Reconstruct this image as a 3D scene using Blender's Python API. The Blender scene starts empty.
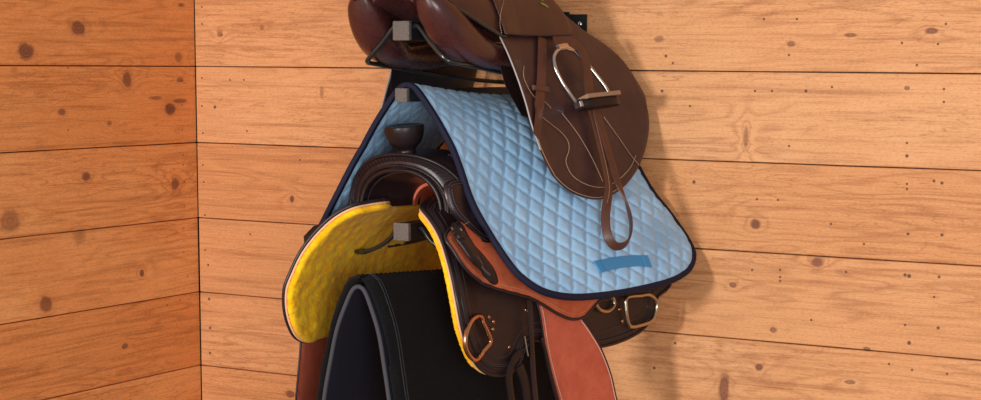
import bpy, bmesh, math, random
import numpy as np
from mathutils import Vector, Matrix, noise
from mathutils.geometry import delaunay_2d_cdt
random.seed(4)
scene = bpy.context.scene
COL = scene.collection

# ---------------------------------------------------------------- camera
EYE = 1.5                                    # floor is z = 0, the horizon is near 1.5 m
CP = Vector((2.81223, -3.47321, EYE + 0.01281))
YAW, PITCH, ROLL, FPX, CY = -0.517257, -0.158352, 0.007674, 1783.88, 348.15
fw = Vector((math.sin(YAW)*math.cos(PITCH), math.cos(YAW)*math.cos(PITCH), math.sin(PITCH)))
rt = fw.cross(Vector((0, 0, 1))).normalized(); up = rt.cross(fw)
rt, up = rt*math.cos(ROLL)+up*math.sin(ROLL), -rt*math.sin(ROLL)+up*math.cos(ROLL)
cam = bpy.data.objects.new('camera', bpy.data.cameras.new('camera')); COL.objects.link(cam)
cam.matrix_world = Matrix(((rt.x, up.x, -fw.x, CP.x), (rt.y, up.y, -fw.y, CP.y), (rt.z, up.z, -fw.z, CP.z), (0, 0, 0, 1)))
cam.data.sensor_width = 36; cam.data.lens = FPX/981*36; cam.data.shift_y = (CY-200)/981
cam.data.clip_start = .05
scene.camera = cam

# ---------------------------------------------------------------- light and exposure
world = bpy.data.worlds.new('world'); scene.world = world; world.use_nodes = True
world.node_tree.nodes['Background'].inputs[0].default_value = (1.0, .97, .94, 1)
world.node_tree.nodes['Background'].inputs[1].default_value = .40
def area(name, loc, target, size, power, color=(1, 1, 1)):
    l = bpy.data.lights.new(name, 'AREA'); l.shape = 'DISK'; l.size = size; l.energy = power; l.color = color
    o = bpy.data.objects.new(name, l); COL.objects.link(o); o.location = loc
    o.rotation_euler = (Vector(target)-Vector(loc)).to_track_quat('-Z', 'Y').to_euler(); return o
area('studio_flash', (.75, -3.9, EYE+.05), (1.0, 0, EYE-.2), .36, 92, (1, .965, .92))
area('studio_fill', (3.3, -3.6, EYE-.15), (.9, 0, EYE-.2), 1.5, 76, (1, .97, .95))
scene.view_settings.view_transform = 'Standard'; scene.view_settings.look = 'None'
scene.view_settings.gamma = 1; scene.view_settings.exposure = -0.27
scene.view_settings.use_curve_mapping = False

# ---------------------------------------------------------------- geometry helpers
X0 = .95                                      # the rack stands out from the back wall at this x
def W(s, u, z): return Vector((X0+s, -u, EYE+z))     # s sideways, u out from the wall, z from eye level
def proj(P):
    d = P-CP; k = d.dot(fw)
    return 490.5+FPX*d.dot(rt)/k, CY-FPX*d.dot(up)/k
def ray(px, py): return fw+rt*((px-490.5)/FPX)-up*((py-CY)/FPX)
def on_wall(px, py, axis):                    # a point of the photographed wall, in wall coordinates
    d = ray(px, py); t = -CP[axis]/d[axis]; P = CP+d*t
    return (P[1-axis], P[2]-EYE)
def inv(S, px, py, g=(.4, -.3)):              # the (u, z) of surface S seen there
    a, b = g
    for _ in range(40):
        x, y = proj(S(a, b)); ex, ey = px-x, py-y
        if abs(ex)+abs(ey) < .02: break
        h = 1e-4
        xa, ya = proj(S(a+h, b)); xb, yb = proj(S(a, b+h))
        j = ((xa-x)/h, (xb-x)/h, (ya-y)/h, (yb-y)/h); det = j[0]*j[3]-j[1]*j[2]
        if abs(det) < 1e-3: break
        da = (j[3]*ex-j[1]*ey)/det; db = (-j[2]*ex+j[0]*ey)/det
        m = max(1, max(abs(da), abs(db))/.08); a += da/m; b += db/m
    return (a, b)
def invs(S, pts, g=(.4, -.3)):
    out = []
    for p in pts: g = inv(S, p[0], p[1], g); out.append(g)
    return out
def catmull(pts, closed=False, n=8):
    P = [np.array(p, float) for p in pts]; N = len(P); out = []
    for i in range(N if closed else N-1):
        p1, p2 = P[i], P[(i+1) % N]
        p0 = P[i-1] if (closed or i > 0) else 2*p1-p2
        p3 = P[(i+2) % N] if (closed or i+2 < N) else 2*p2-p1
        for k in range(n):
            t = k/n
            out.append(.5*(2*p1+(p2-p0)*t+(2*p0-5*p1+4*p2-p3)*t*t+(3*p1-p0-3*p2+p3)*t**3))
    if not closed: out.append(P[-1])
    return out
def resample(pts, d, closed=False):
    P = [np.array(p, float) for p in pts]
    if closed: P = P+[P[0]]
    L = [0]
    for a, b in zip(P, P[1:]): L.append(L[-1]+np.linalg.norm(b-a))
    n = max(3, int(round(L[-1]/d))); out = []; j = 0
    for k in range(n if closed else n+1):
        t = L[-1]*k/n
        while j < len(L)-2 and L[j+1] < t: j += 1
        f = (t-L[j])/max(1e-9, L[j+1]-L[j]); out.append(P[j]*(1-f)+P[j+1]*f)
    return out
def link(name, bm, mat, parent=None, smooth=True, recalc=True):
    if recalc: bmesh.ops.recalc_face_normals(bm, faces=bm.faces)
    me = bpy.data.meshes.new(name); bm.to_mesh(me); bm.free()
    if smooth:
        for p in me.polygons: p.use_smooth = True
    me.materials.append(mat)
    o = bpy.data.objects.new(name, me); COL.objects.link(o)
    if parent: o.parent = parent
    if smooth:
        try: me.set_sharp_from_angle(angle=math.radians(50))
        except Exception: pass
    return o
def thing(name, label, cat, loc=(0, 0, 0)):
    o = bpy.data.objects.new(name, None); COL.objects.link(o); o.empty_display_size = .05
    o['label'] = label; o['category'] = cat
    return o
def normal(S, a, b, sg=1):
    h = 1e-3; n = (S(a+h, b)-S(a-h, b)).cross(S(a, b+h)-S(a, b-h)).normalized()
    return n if n.x*sg > 0 or (abs(n.x) < 1e-4 and n.z > 0) else -n
def mir(S):                                   # the same surface on the other flank
    def T(a, b):
        p = S(a, b); return Vector((2*X0-p.x, p.y, p.z))
    return T
def add_sheet(bm, S, outline, res, thick, off=0, side=1, edge=None, hf=None, inner=None, closed_res=None):
    """solid sheet on surface S inside outline (a,b); side gives the sign of its outward x"""
    O = resample(outline, closed_res or res, True); n = len(O)
    A = np.array(O); lo = A.min(0); hi = A.max(0)
    seg0 = A; seg1 = np.roll(A, -1, 0); dv = seg1-seg0; L2 = (dv**2).sum(1)+1e-12
    def dist(q):
        t = np.clip(((q-seg0)*dv).sum(1)/L2, 0, 1); return math.sqrt((((seg0+dv*t[:, None])-q)**2).sum(1).min())
    def inside(q):
        y0, y1 = seg0[:, 1], seg1[:, 1]; c = (y0 > q[1]) != (y1 > q[1])
        xi = seg0[:, 0]+(q[1]-y0)/np.where(c, y1-y0, 1)*(seg1[:, 0]-seg0[:, 0])
        return (np.sum(c & (q[0] < xi)) % 2) == 1
    pts = [Vector(p) for p in O]; D = [0.0]*n
    xs = np.arange(lo[0]+res*.5, hi[0], res); ys = np.arange(lo[1]+res*.5, hi[1], res)
    for i, x in enumerate(xs):
        for y in ys:
            q = np.array([x, y+(res*.5 if i % 2 else 0)])
            if inside(q):
                d = dist(q)
                if d > res*.5: pts.append(Vector(q)); D.append(d)
    vo, eo, fo, ov, oe, of = delaunay_2d_cdt(pts, [(i, (i+1) % n) for i in range(n)], [], 1, 1e-6)
    e = edge or thick*.6; top = []; bot = []
    for k, v in enumerate(vo):
        a, b = v; d = D[ov[k][0]] if ov[k] else 0
        q = min(1, d/e); prof = .25+.75*math.sqrt(max(0, 1-(1-q)**2))
        P = S(a, b); N = normal(S, a, b, side)
        h = hf(a, b, d) if hf else 0
        hi_ = inner(a, b, d) if inner else 0
        top.append(bm.verts.new(P+N*(off+thick*.5*prof+h))); bot.append(bm.verts.new(P+N*(off-thick*.5*prof-hi_)))
    for f in fo:
        bm.faces.new([top[i] for i in f]); bm.faces.new([bot[i] for i in reversed(f)])
    cnt = {}
    for f in fo:
        for i in range(3):
            k = (f[i], f[(i+1) % 3]); cnt[k] = 1
    for (i, j) in list(cnt):
        if (j, i) not in cnt:
            try: bm.faces.new((top[j], top[i], bot[i], bot[j]))
            except ValueError: pass
def add_tube(bm, path, r, closed=False, n=8, flat=None, caps=True):
    P = [Vector(p) for p in path]; N = len(P); rings = []
    T = []
    for i in range(N):
        a = P[i-1] if (closed or i > 0) else P[i]; b = P[(i+1) % N] if (closed or i < N-1) else P[i]
        T.append((b-a).normalized() if (b-a).length > 1e-9 else Vector((0, 0, 1)))
    u = T[0].orthogonal().normalized() if flat is None else None
    for i in range(N):
        if flat is not None:
            nn = Vector(flat[i] if isinstance(flat, list) else flat); nn = (nn-T[i]*nn.dot(T[i])).normalized(); w = T[i].cross(nn)
        else:
            u = (u-T[i]*u.dot(T[i])).normalized(); nn = u; w = T[i].cross(u)
        rr = r[i] if isinstance(r, list) else r
        ra, rb = rr if isinstance(rr, tuple) else (rr, rr)      # (half width, half thickness)
        ring = []
        for k in range(n):
            t = 2*math.pi*(k+.5)/n; c, s_ = math.cos(t), math.sin(t)
            if ra != rb: c = math.copysign(abs(c)**.35, c); s_ = math.copysign(abs(s_)**.35, s_)
            ring.append(bm.verts.new(P[i]+w*(ra*c)+nn*(rb*s_)))
        rings.append(ring)
    for i in range(N if closed else N-1):
        A, B = rings[i], rings[(i+1) % N]
        for k in range(n): bm.faces.new((A[k], A[(k+1) % n], B[(k+1) % n], B[k]))
    if not closed and caps: bm.faces.new(list(reversed(rings[0]))); bm.faces.new(rings[-1])
def add_loft(bm, rings, closed=False):
    R = [[bm.verts.new(p) for p in r] for r in rings]; n = len(R[0])
    for A, B in zip(R, R[1:]+([R[0]] if closed else [])):
        for k in range(n): bm.faces.new((A[k], A[(k+1) % n], B[(k+1) % n], B[k]))
    if not closed: bm.faces.new(list(reversed(R[0]))); bm.faces.new(R[-1])
def add_box(bm, lo, hi, bev=.001):
    r = bmesh.ops.create_cube(bm, size=1)
    for v in r['verts']: v.co = Vector([(lo[i]+hi[i])/2+v.co[i]*(hi[i]-lo[i]) for i in range(3)])
    if bev:
        es = list({e for v in r['verts'] for e in v.link_edges})
        bmesh.ops.bevel(bm, geom=es, offset=bev, segments=2, affect='EDGES', profile=.6)
def tube_obj(name, path, r, mat, parent, **k):
    bm = bmesh.new(); add_tube(bm, path, r, **k); return link(name, bm, mat, parent)
def on(S, pts, off, side=1, g=(.4, -.3), d=.006, closed=False, ab=False, raw=False):
    """photo outline laid on surface S, then lifted by off; returns points and normals"""
    mo = off(.5) if callable(off) else off
    q = pts if ab else invs((lambda a, b: S(a, b)+normal(S, a, b, side)*mo), pts, g)
    if not raw: q = catmull(q, closed, 8)
    q = resample(q, d, closed)
    N = [normal(S, a, b, side) for a, b in q]
    offs = off if callable(off) else (lambda t: off)
    return [S(a, b)+N[i]*offs(i/max(1, len(q)-1)) for i, (a, b) in enumerate(q)], N
def inset(q, d):
    q = [np.array(p, float) for p in q]; n = len(q); out = []
    ar = sum(q[i][0]*q[(i+1) % n][1]-q[(i+1) % n][0]*q[i][1] for i in range(n))
    for i in range(n):
        t = q[(i+1) % n]-q[i-1]; t = t/max(1e-9, np.linalg.norm(t)); nn = np.array([-t[1], t[0]])*(1 if ar > 0 else -1)
        out.append(q[i]+nn*d)
    return out
def stitches(name, lines, mat, parent, r=.0008, dash=.0045, gap=.0022):
    for path in lines:
        bm = bmesh.new()
        R = resample([tuple(p) for p in path], .0015)
        k = 0; a = max(2, int(dash/.0015)); b = max(1, int(gap/.0015))
        while k+a < len(R):
            add_tube(bm, [R[k], R[k+a//2], R[k+a]], r, n=5); k += a+b
        link(name, bm, mat, parent)

# ---------------------------------------------------------------- materials
def srgb(r, g, b): return tuple(((c/255)/12.92 if c/255 < .04045 else (((c/255)+.055)/1.055)**2.4) for c in (r, g, b))+(1,)
class NT:
    def __init__(s, name):
        s.m = bpy.data.materials.new(name); s.m.use_nodes = True; s.t = s.m.node_tree; s.b = s.t.nodes['Principled BSDF']
    def n(s, typ, **k):
        nd = s.t.nodes.new(typ)
        for a, v in k.items():
            if a.startswith('i_'): nd.inputs[a[2:].replace('_', ' ')].default_value = v
            else: setattr(nd, a, v)
        return nd
    def l(s, a, b): s.t.links.new(a, b)
    def math(s, op, a, b=None, c=None, clamp=False):
        nd = s.n('ShaderNodeMath', operation=op, use_clamp=clamp)
        for i, v in enumerate((a, b, c)):
            if v is None: continue
            if isinstance(v, (int, float)): nd.inputs[i].default_value = v
            else: s.l(v, nd.inputs[i])
        return nd.outputs[0]
    def mix(s, f, a, b, typ='MIX'):
        nd = s.n('ShaderNodeMix', data_type='RGBA', blend_type=typ)
        for i, v in ((0, f), (6, a), (7, b)):
            if isinstance(v, (int, float, tuple)): nd.inputs[i].default_value = v
            else: s.l(v, nd.inputs[i])
        return nd.outputs[2]
    def noise(s, vec, scale, detail=3, rough=.55, dist=0):
        nd = s.n('ShaderNodeTexNoise'); nd.inputs['Scale'].default_value = scale; nd.inputs['Detail'].default_value = detail
        nd.inputs['Roughness'].default_value = rough; nd.inputs['Distortion'].default_value = dist
        if vec is not None: s.l(vec, nd.inputs['Vector'])
        return nd.outputs['Fac']
    def smooth(s, v, a, b, c=0., d=1.):
        nd = s.n('ShaderNodeMapRange', interpolation_type='SMOOTHSTEP'); s.l(v, nd.inputs[0])
        for i, x in enumerate((a, b, c, d)): nd.inputs[i+1].default_value = x
        return nd.outputs[0]
    def bump(s, h, strength, dist):
        nd = s.n('ShaderNodeBump'); nd.inputs['Strength'].default_value = strength; nd.inputs['Distance'].default_value = dist
        s.l(h, nd.inputs['Height']); s.l(nd.outputs[0], s.b.inputs['Normal'])
def leather(name, c1, c2, rough=.4, grain=420, gb=.25, mottled=.5, spec=.5, coat=0):
    t = NT(name); co = t.n('ShaderNodeTexCoord').outputs['Object']
    a = t.noise(co, 14, 5, .65); b = t.noise(co, 90, 4, .6)
    f = t.smooth(t.math('ADD', t.math('MULTIPLY', a, .7), t.math('MULTIPLY', b, .3)), .5-mottled*.3, .5+mottled*.3)
    t.l(t.mix(f, srgb(*c1), srgb(*c2)), t.b.inputs['Base Color'])
    t.b.inputs['Roughness'].default_value = rough
    t.l(t.math('ADD', t.math('MULTIPLY', b, .25), rough-.12), t.b.inputs['Roughness'])
    t.b.inputs['Specular IOR Level'].default_value = spec; t.b.inputs['Coat Weight'].default_value = coat
    t.b.inputs['Coat Roughness'].default_value = .2
    v = t.n('ShaderNodeTexVoronoi'); v.inputs['Scale'].default_value = grain; t.l(co, v.inputs['Vector'])
    t.bump(t.math('ADD', v.outputs['Distance'], t.math('MULTIPLY', b, .8)), gb, .0006)
    return t.m
def plain(name, c, rough=.5, metal=0, spec=.5, nscale=300, nb=.1, var=.12):
    t = NT(name); co = t.n('ShaderNodeTexCoord').outputs['Object']; a = t.noise(co, nscale, 4)
    r, g, b, _ = srgb(*c)
    t.l(t.mix(a, (r*(1-var), g*(1-var), b*(1-var), 1), (r*(1+var), g*(1+var), b*(1+var), 1)), t.b.inputs['Base Color'])
    t.b.inputs['Roughness'].default_value = rough; t.b.inputs['Metallic'].default_value = metal
    t.b.inputs['Specular IOR Level'].default_value = spec
    if nb: t.bump(a, nb, .0008)
    return t.m
def suede(name, c1, c2, dark):
    t = NT(name); co = t.n('ShaderNodeTexCoord').outputs['Object']
    a = t.noise(co, 22, 6, .7); b = t.noise(co, 700, 2); c = t.noise(co, 60, 5, .7, 1.)
    col = t.mix(t.smooth(a, .35, .65), srgb(*c1), srgb(*c2))
    col = t.mix(t.smooth(c, .58, .72, 0, .55), col, srgb(*dark))
    t.l(col, t.b.inputs['Base Color']); t.b.inputs['Roughness'].default_value = .85
    t.b.inputs['Specular IOR Level'].default_value = .25; t.bump(t.math('ADD', b, c), .35, .0008)
    return t.m
M = dict(
 brown=leather('brown_english_leather', (51, 31, 32), (68, 42, 42), .36, 420, .5, .6, .5),
 brown2=leather('brown_strap_leather', (72, 40, 30), (90, 51, 37), .42, 500, .3, .6, .5),
 seat=leather('brown_seat_leather', (62, 37, 33), (76, 46, 40), .38, 480, .3, .6, .5),
 panel=leather('burgundy_panel_leather', (60, 30, 29), (74, 37, 35), .28, 300, .2, .6, .6),
 dark=leather('dark_oiled_leather', (32, 20, 22), (44, 28, 30), .34, 260, .10, .6, .4),
 dark2=leather('near_black_leather', (24, 15, 17), (34, 23, 25), .36, 260, .10, .6, .35),
 skirt=leather('dark_brown_skirt_leather', (34, 21, 21), (48, 30, 27), .48, 300, .4, .8, .45),
 edge=plain('dark_edge_welt', (34, 26, 30), .4),
 thread=plain('tan_thread', (176, 140, 112), .7), white=plain('white_thread', (225, 205, 190), .7), grey_thread=plain('grey_thread', (74, 62, 66), .6),
 orange=suede('rough_orange_leather', (198, 100, 66), (180, 84, 52), (150, 66, 42)),
 red=suede('rough_red_leather', (204, 104, 78), (192, 92, 68), (160, 70, 52)),
 hide=plain('pale_hide_edge', (228, 178, 140), .7),
 steel=plain('polished_steel', (200, 200, 205), .16, 1, nb=0), copper=plain('copper_plated_steel', (205, 150, 112), .25, 1, nb=0),
 brass=plain('antique_brass', (190, 172, 148), .28, 1, nb=0), blackmetal=plain('black_powder_coat', (26, 27, 30), .38, 0, .5, 600, .15),
 rail=plain('gloss_black_rail', (36, 42, 42), .18, .3, .9, 500, .05), rubber=plain('tread_tan_rubber', (150, 116, 92), .6),
 navy=plain('navy_binding', (18, 21, 46), .75, 0, .3, 900, .5), tab=plain('blue_webbing', (62, 138, 190), .6, 0, .4, 900, .5),
 piping=plain('grey_piping', (168, 160, 162), .4, 0, .6, 700, .1), gold=plain('gold_green_print', (140, 138, 60), .5),
 greybind=plain('charcoal_binding', (66, 66, 72), .8, 0, .3, 700, .6), navyfelt=plain('dark_lining', (38, 39, 52), .9, 0, .2, 500, .8, .25),
)
def cap_material():
    t = NT('speckled_grey_plastic'); co = t.n('ShaderNodeTexCoord').outputs['Object']
    a = t.noise(co, 500, 2, .9); b = t.noise(co, 1400, 1, .9)
    t.l(t.mix(t.smooth(a, .35, .65), srgb(70, 64, 62), srgb(128, 117, 111)), t.b.inputs['Base Color'])
    t.b.inputs['Roughness'].default_value = .7; t.bump(t.math('ADD', a, b), .8, .001); return t.m
M['cap'] = cap_material()
def felt_material():
    t = NT('black_wool_felt'); co = t.n('ShaderNodeTexCoord').outputs['Object']
    a = t.noise(co, 420, 3, .8); b = t.noise(co, 18, 4, .6)
    t.l(t.mix(t.smooth(a, .45, .75), srgb(10, 10, 12), srgb(28, 27, 31)), t.b.inputs['Base Color'])
    t.b.inputs['Roughness'].default_value = .95; t.b.inputs['Specular IOR Level'].default_value = .15
    t.b.inputs['Sheen Weight'].default_value = .03; t.bump(t.math('ADD', a, b), .9, .002); return t.m
M['felt'] = felt_material()
def fleece_material():
    t = NT('yellow_fleece'); co = t.n('ShaderNodeTexCoord').outputs['Object']
    a = t.noise(co, 13, 6, .7, .3); b = t.noise(co, 48, 6, .8, .2); c = t.noise(co, 350, 3, .8)
    col = t.mix(t.smooth(b, .35, .65), srgb(250, 172, 10), srgb(255, 212, 36))
    col = t.mix(t.smooth(a, .52, .68, 0, .6), col, srgb(196, 134, 46))
    col = t.mix(t.smooth(b, .60, .74, 0, .35), col, srgb(255, 228, 80))
    t.l(col, t.b.inputs['Base Color']); t.b.inputs['Roughness'].default_value = .95
    t.b.inputs['Specular IOR Level'].default_value = .1; t.b.inputs['Sheen Weight'].default_value = .1
    t.bump(t.math('ADD', t.math('MULTIPLY', b, 1.0), c), .45, .0022); return t.m
M['fleece'] = fleece_material()
def quilt_material():
    t = NT('sky_blue_quilted_cotton'); co = t.n('ShaderNodeTexCoord').outputs['Object']
    a = t.noise(co, 900, 2, .7); b = t.noise(co, 9, 3)
    t.l(t.mix(t.smooth(b, .3, .7), srgb(140, 184, 222), srgb(156, 198, 232)), t.b.inputs['Base Color'])
    t.b.inputs['Roughness'].default_value = .6; t.b.inputs['Sheen Weight'].default_value = .25
    t.b.inputs['Specular IOR Level'].default_value = .35; t.bump(a, .25, .0008); return t.m
M['quilt'] = quilt_material()
def wood_material(name, knots, nails, tint):
    """cedar boards: uv in metres (along, up), colour attribute 'plank' a random per board"""
    t = NT(name); uv = t.n('ShaderNodeUVMap', uv_map='UVMap').outputs[0]
    at = t.n('ShaderNodeAttribute', attribute_name='plank').outputs['Color']
    sx = t.n('ShaderNodeSeparateXYZ'); t.l(uv, sx.inputs[0]); x, z = sx.outputs[0], sx.outputs[1]
    sc = t.n('ShaderNodeSeparateColor'); t.l(at, sc.inputs[0]); r1, r2, r3 = sc.outputs
    halo = None; core = None
    wob = t.math('MULTIPLY', t.math('SUBTRACT', t.noise(uv, 45, 3), .5), .9)
    for (kx, kz, rx, rz, dk) in knots:
        sub = t.n('ShaderNodeVectorMath', operation='MULTIPLY_ADD')
        t.l(uv, sub.inputs[0]); sub.inputs[1].default_value = (1/rx, 1/rz, 0); sub.inputs[2].default_value = (-kx/rx, -kz/rz, 0)
        ln = t.n('ShaderNodeVectorMath', operation='LENGTH'); t.l(sub.outputs[0], ln.inputs[0]); d = ln.outputs['Value']
        c_ = t.math('MULTIPLY', t.smooth(t.math('ADD', d, wob), 1.15, .6), dk)
        h_ = t.math('MULTIPLY', t.math('POWER', 2.718, t.math('MULTIPLY', d, -.55)), min(1, dk+.3)*min(1, rz/.012))
        core = c_ if core is None else t.math('MAXIMUM', core, c_)
        halo = h_ if halo is None else t.math('ADD', halo, h_)
    dots = None
    for (kx, kz, r) in nails:
        ds = t.n('ShaderNodeVectorMath', operation='DISTANCE'); t.l(uv, ds.inputs[0]); ds.inputs[1].default_value = (kx, kz, 0)
        q = t.math('DIVIDE', ds.outputs['Value'], r); dots = q if dots is None else t.math('MINIMUM', dots, q)
    def vec(ax, az, aw):
        c = t.n('ShaderNodeCombineXYZ'); t.l(t.math('MULTIPLY', x, ax), c.inputs[0])
        t.l(t.math('MULTIPLY', z, az), c.inputs[1]); t.l(t.math('MULTIPLY', r1, aw), c.inputs[2]); return c.outputs[0]
    fig = t.noise(vec(1.1, 9, 37), 1, 3, .55, .15)
    cont = t.math('ADD', t.math('MULTIPLY', fig, 13), t.math('MULTIPLY', halo, 3.2))
    band = t.math('PINGPONG', cont, .5); band = t.smooth(band, 0, .5)
    band = t.math('POWER', band, 3.2)
    fig2 = t.noise(vec(1.6, 13, 77), 1, 4, .6, .25)
    thin = t.math('PINGPONG', t.math('ADD', t.math('MULTIPLY', fig2, 16), t.math('MULTIPLY', halo, 2.5)), .5)
    thin = t.math('POWER', t.math('MULTIPLY', thin, 2), 9)
    msk2 = t.smooth(t.noise(vec(1.7, 9, 44), 1, 2), .46, .62, 0, .55)
    fib = t.noise(vec(9, 330, 51), 1, 4, .7); fib2 = t.noise(vec(2.2, 70, 23), 1, 4, .6)
    blot = t.noise(vec(3, 8, 91), 1, 3, .5)
    hs = t.mix(t.smooth(r2, 0, 1), srgb(*tint[0]), srgb(*tint[1]))
    col = t.mix(t.smooth(blot, .3, .7, 0, .5), hs, srgb(*tint[2]))
    mask = t.smooth(t.noise(vec(1.3, 6, 12), 1, 2), .35, .65, .15, 1)
    col = t.mix(t.math('MULTIPLY', t.math('MULTIPLY', band, .42), mask), col, srgb(*tint[3]))
    col = t.mix(t.smooth(fib2, .48, .72, 0, .5), col, srgb(*tint[3]))
    col = t.mix(t.smooth(fib, .5, .75, 0, .5), col, srgb(*tint[3]))
    col = t.mix(t.smooth(fib, .45, .25, 0, .4), col, srgb(*tint[4]))
    col = t.mix(t.math('MULTIPLY', thin, msk2), col, srgb(*tint[3]))
    grit = t.noise(vec(130, 420, 7), 1, 3, .7)
    col = t.mix(t.smooth(grit, .5, .72, 0, .38), col, srgb(*tint[3])); col = t.mix(t.smooth(grit, .48, .3, 0, .3), col, srgb(*tint[4]))
    speck = t.noise(vec(60, 260, 5), 1, 2, .5)
    col = t.mix(t.smooth(speck, .70, .80, 0, .3), col, srgb(*tint[4]))
    col = t.mix(t.smooth(halo, .25, .9, 0, .35), col, srgb(*tint[3]))
    ringk = t.math('PINGPONG', t.math('MULTIPLY', halo, 7), .5)
    col = t.mix(core, col, t.mix(t.smooth(ringk, .1, .5), srgb(104, 58, 42), srgb(140, 84, 62)))
    if dots is not None: col = t.mix(t.smooth(dots, 1.25, .6, 0, .85), col, srgb(78, 48, 42))
    t.l(col, t.b.inputs['Base Color'])
    t.l(t.math('ADD', t.math('MULTIPLY', fib, .2), .52), t.b.inputs['Roughness']); t.b.inputs['Specular IOR Level'].default_value = .3
    hgt = t.math('ADD', fib, t.math('MULTIPLY', fib2, 1.5))
    if dots is not None: hgt = t.math('SUBTRACT', hgt, t.smooth(dots, 1.2, .7, 0, 2.5))
    t.bump(hgt, .35, .0012)
    return t.m

# ---------------------------------------------------------------- the setting
def K(lst, axis):
    out = []
    for (px, py, rx, ry, dk) in lst:
        a, z = on_wall(px, py, axis); a2, z2 = on_wall(px+1, py, axis); k = abs(a2-a); _, z3 = on_wall(px, py+1, axis)
        out.append((a, z, rx*k, ry*abs(z3-z), dk))
    return out
def Nn(lst, axis, r=.0026): return [(*on_wall(px, py, axis), r*(1 if len(q) == 0 else q[0])) for (px, py, *q) in lst]
knots_r = K([(a_, b_, c_*.8, d_*.8, e_) for a_, b_, c_, d_, e_ in [(659, 39, 7, 5, .55), (791, 44, 6, 4, .7), (851, 35, 9, 3, .7), (932, 31, 9, 4.5, .8), (746, 138, 3.5, 16, .5), (907, 88, 4, 3, .7),
 (756, 224, 7, 6.5, .9), (817, 262, 8, 7, .75), (733, 285, 5, 4, .7), (773, 330, 5, 4, .7), (759, 367, 6, 5, .85), (724, 389, 7, 20, .75), (850, 382, 8, 3, .7),
 (220, 34, 3.5, 5, .6), (262, 28, 3.5, 4, .5), (322, 92, 3, 8, .4), (292, 199, 3, 5, .9), (290, 394, 7, 5, .8), (867, 349, 5, 3, .8), (660, 14, 6, 3, .3)]], 1)
nails_r = Nn([(666, 56, 1.3), (673, 63), (764, 19), (797, 19), (902, 43), (938, 44), (946, 24), (917, 65), (789, 55), (662, 91, 1.3), (690, 106), (755, 91), (772, 91), (806, 91, 1.3), (944, 102), (944, 89),
 (832, 87), (907, 143), (907, 156, 1.4), (789, 146), (694, 182, 1.5), (757, 199), (778, 200), (907, 184), (907, 189), (934, 181, 1.2), (942, 183, 1.3), (908, 234, 1.2), (942, 235, 1.3), (831, 224), (864, 244),
 (752, 270), (780, 270), (780, 277), (780, 281), (905, 275, 1.3), (909, 276, 1.6), (939, 277, 1.2), (934, 297), (846, 272), (811, 320), (905, 325), (909, 343, 1.6), (938, 328, 1.3), (675, 343, 1.2), (889, 364), (912, 370), (947, 374), (654, 368, 1.3),
 (202, 7), (202, 24), (202, 78), (202, 106), (203, 133), (230, 80), (244, 80), (215, 107, 1.6), (247, 131), (205, 215), (205, 250), (208, 265, 1.2), (209, 299, 1.4), (210, 328, 1.4), (210, 353, 1.4), (250, 234), (222, 35), (203, 165), (204, 182), (300, 160)], 1)
knots_l = K([(78, 28, 8, 8, .8), (26, 51, 8.5, 9, .85), (127, 79, 4.5, 10, .75), (62, 112, 4.5, 4, .7), (170, 109, 6, 6, .95), (109, 123, 3, 3, .6), (180, 80, 4, 3, .6), (86, 177, 5, 5, .8), (175, 184, 4.5, 6.5, .75),
 (10, 221, 12, 13, .5), (46, 304, 6.5, 9, .7), (142, 273, 2.5, 4, .85), (80, 236, 7, 9, .35), (178, 57, 4, 6, .5), (125, 346, 3.5, 3, .7), (181, 5, 4, 2.5, .7), (180, 101, 7, 2.5, .7), (155, 98, 7, 2, .6)], 0)
nails_l = Nn([(182, 81), (182, 105), (182, 130), (183, 155), (183, 165), (184, 182), (184, 206), (68, 68), (68, 130), (184, 228), (184, 252), (167, 305), (180, 300), (188, 276)], 0, .0022)
T_R = ((214, 144, 88), (233, 172, 120), (220, 152, 98), (158, 92, 52), (240, 190, 140))
T_L = ((230, 146, 80), (246, 170, 104), (228, 138, 72), (160, 88, 46), (246, 186, 130))
M['wood_r'] = wood_material('cedar_boards_back', knots_r, nails_r, T_R)
M['wood_l'] = wood_material('cedar_boards_side', knots_l, nails_l, T_L)
BRD = .185
def plank_wall(name, axis, a0, a1, mat, seeds, gap=.0021, depth=.018):
    bm = bmesh.new(); uvl = bm.loops.layers.uv.new('UVMap'); cl = bm.loops.layers.float_color.new('plank')
    for k in range(-5, 9):
        z1 = EYE-k*BRD; z0 = max(0, z1-BRD)
        if z1 <= 0: continue
        rnd = random.Random(k*7+axis*91); col = seeds.get(k, (rnd.random(), rnd.random())); c4 = (col[0], col[1], rnd.random(), 1)
        g = gap/2; nv = len(bm.verts); nf = len(bm.faces)
        n = 24; off = rnd.uniform(-.0006, .0006)
        def jag(t): return .0006*noise.noise(Vector((t*9, k*3.1, axis*5)))
        prof = [(z0+g, depth), (z0+g, .0016), (z0+g+.0012, .0), (z1-g-.0012, 0), (z1-g, .0016), (z1-g, depth)]
        rows = []
        for i in range(n+1):
            a = a0+(a1-a0)*i/n
            rows.append([bm.verts.new((a, d+off, z+jag(a+z))) if axis == 1 else bm.verts.new((-d-off, a, z+jag(a+z))) for z, d in prof])
        fs = []
        for A, B in zip(rows, rows[1:]):
            for j in range(6): fs.append(bm.faces.new((A[j], A[(j+1) % 6], B[(j+1) % 6], B[j])))
        fs.append(bm.faces.new(rows[0])); fs.append(bm.faces.new(list(reversed(rows[-1]))))
        for f in fs:
            for l in f.loops:
                p = l.vert.co; l[uvl].uv = ((p.x if axis == 1 else p.y), p.z-EYE); l[cl] = c4
    o = link(name, bm, mat, None, smooth=False); o['kind'] = 'structure'; return o
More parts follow.
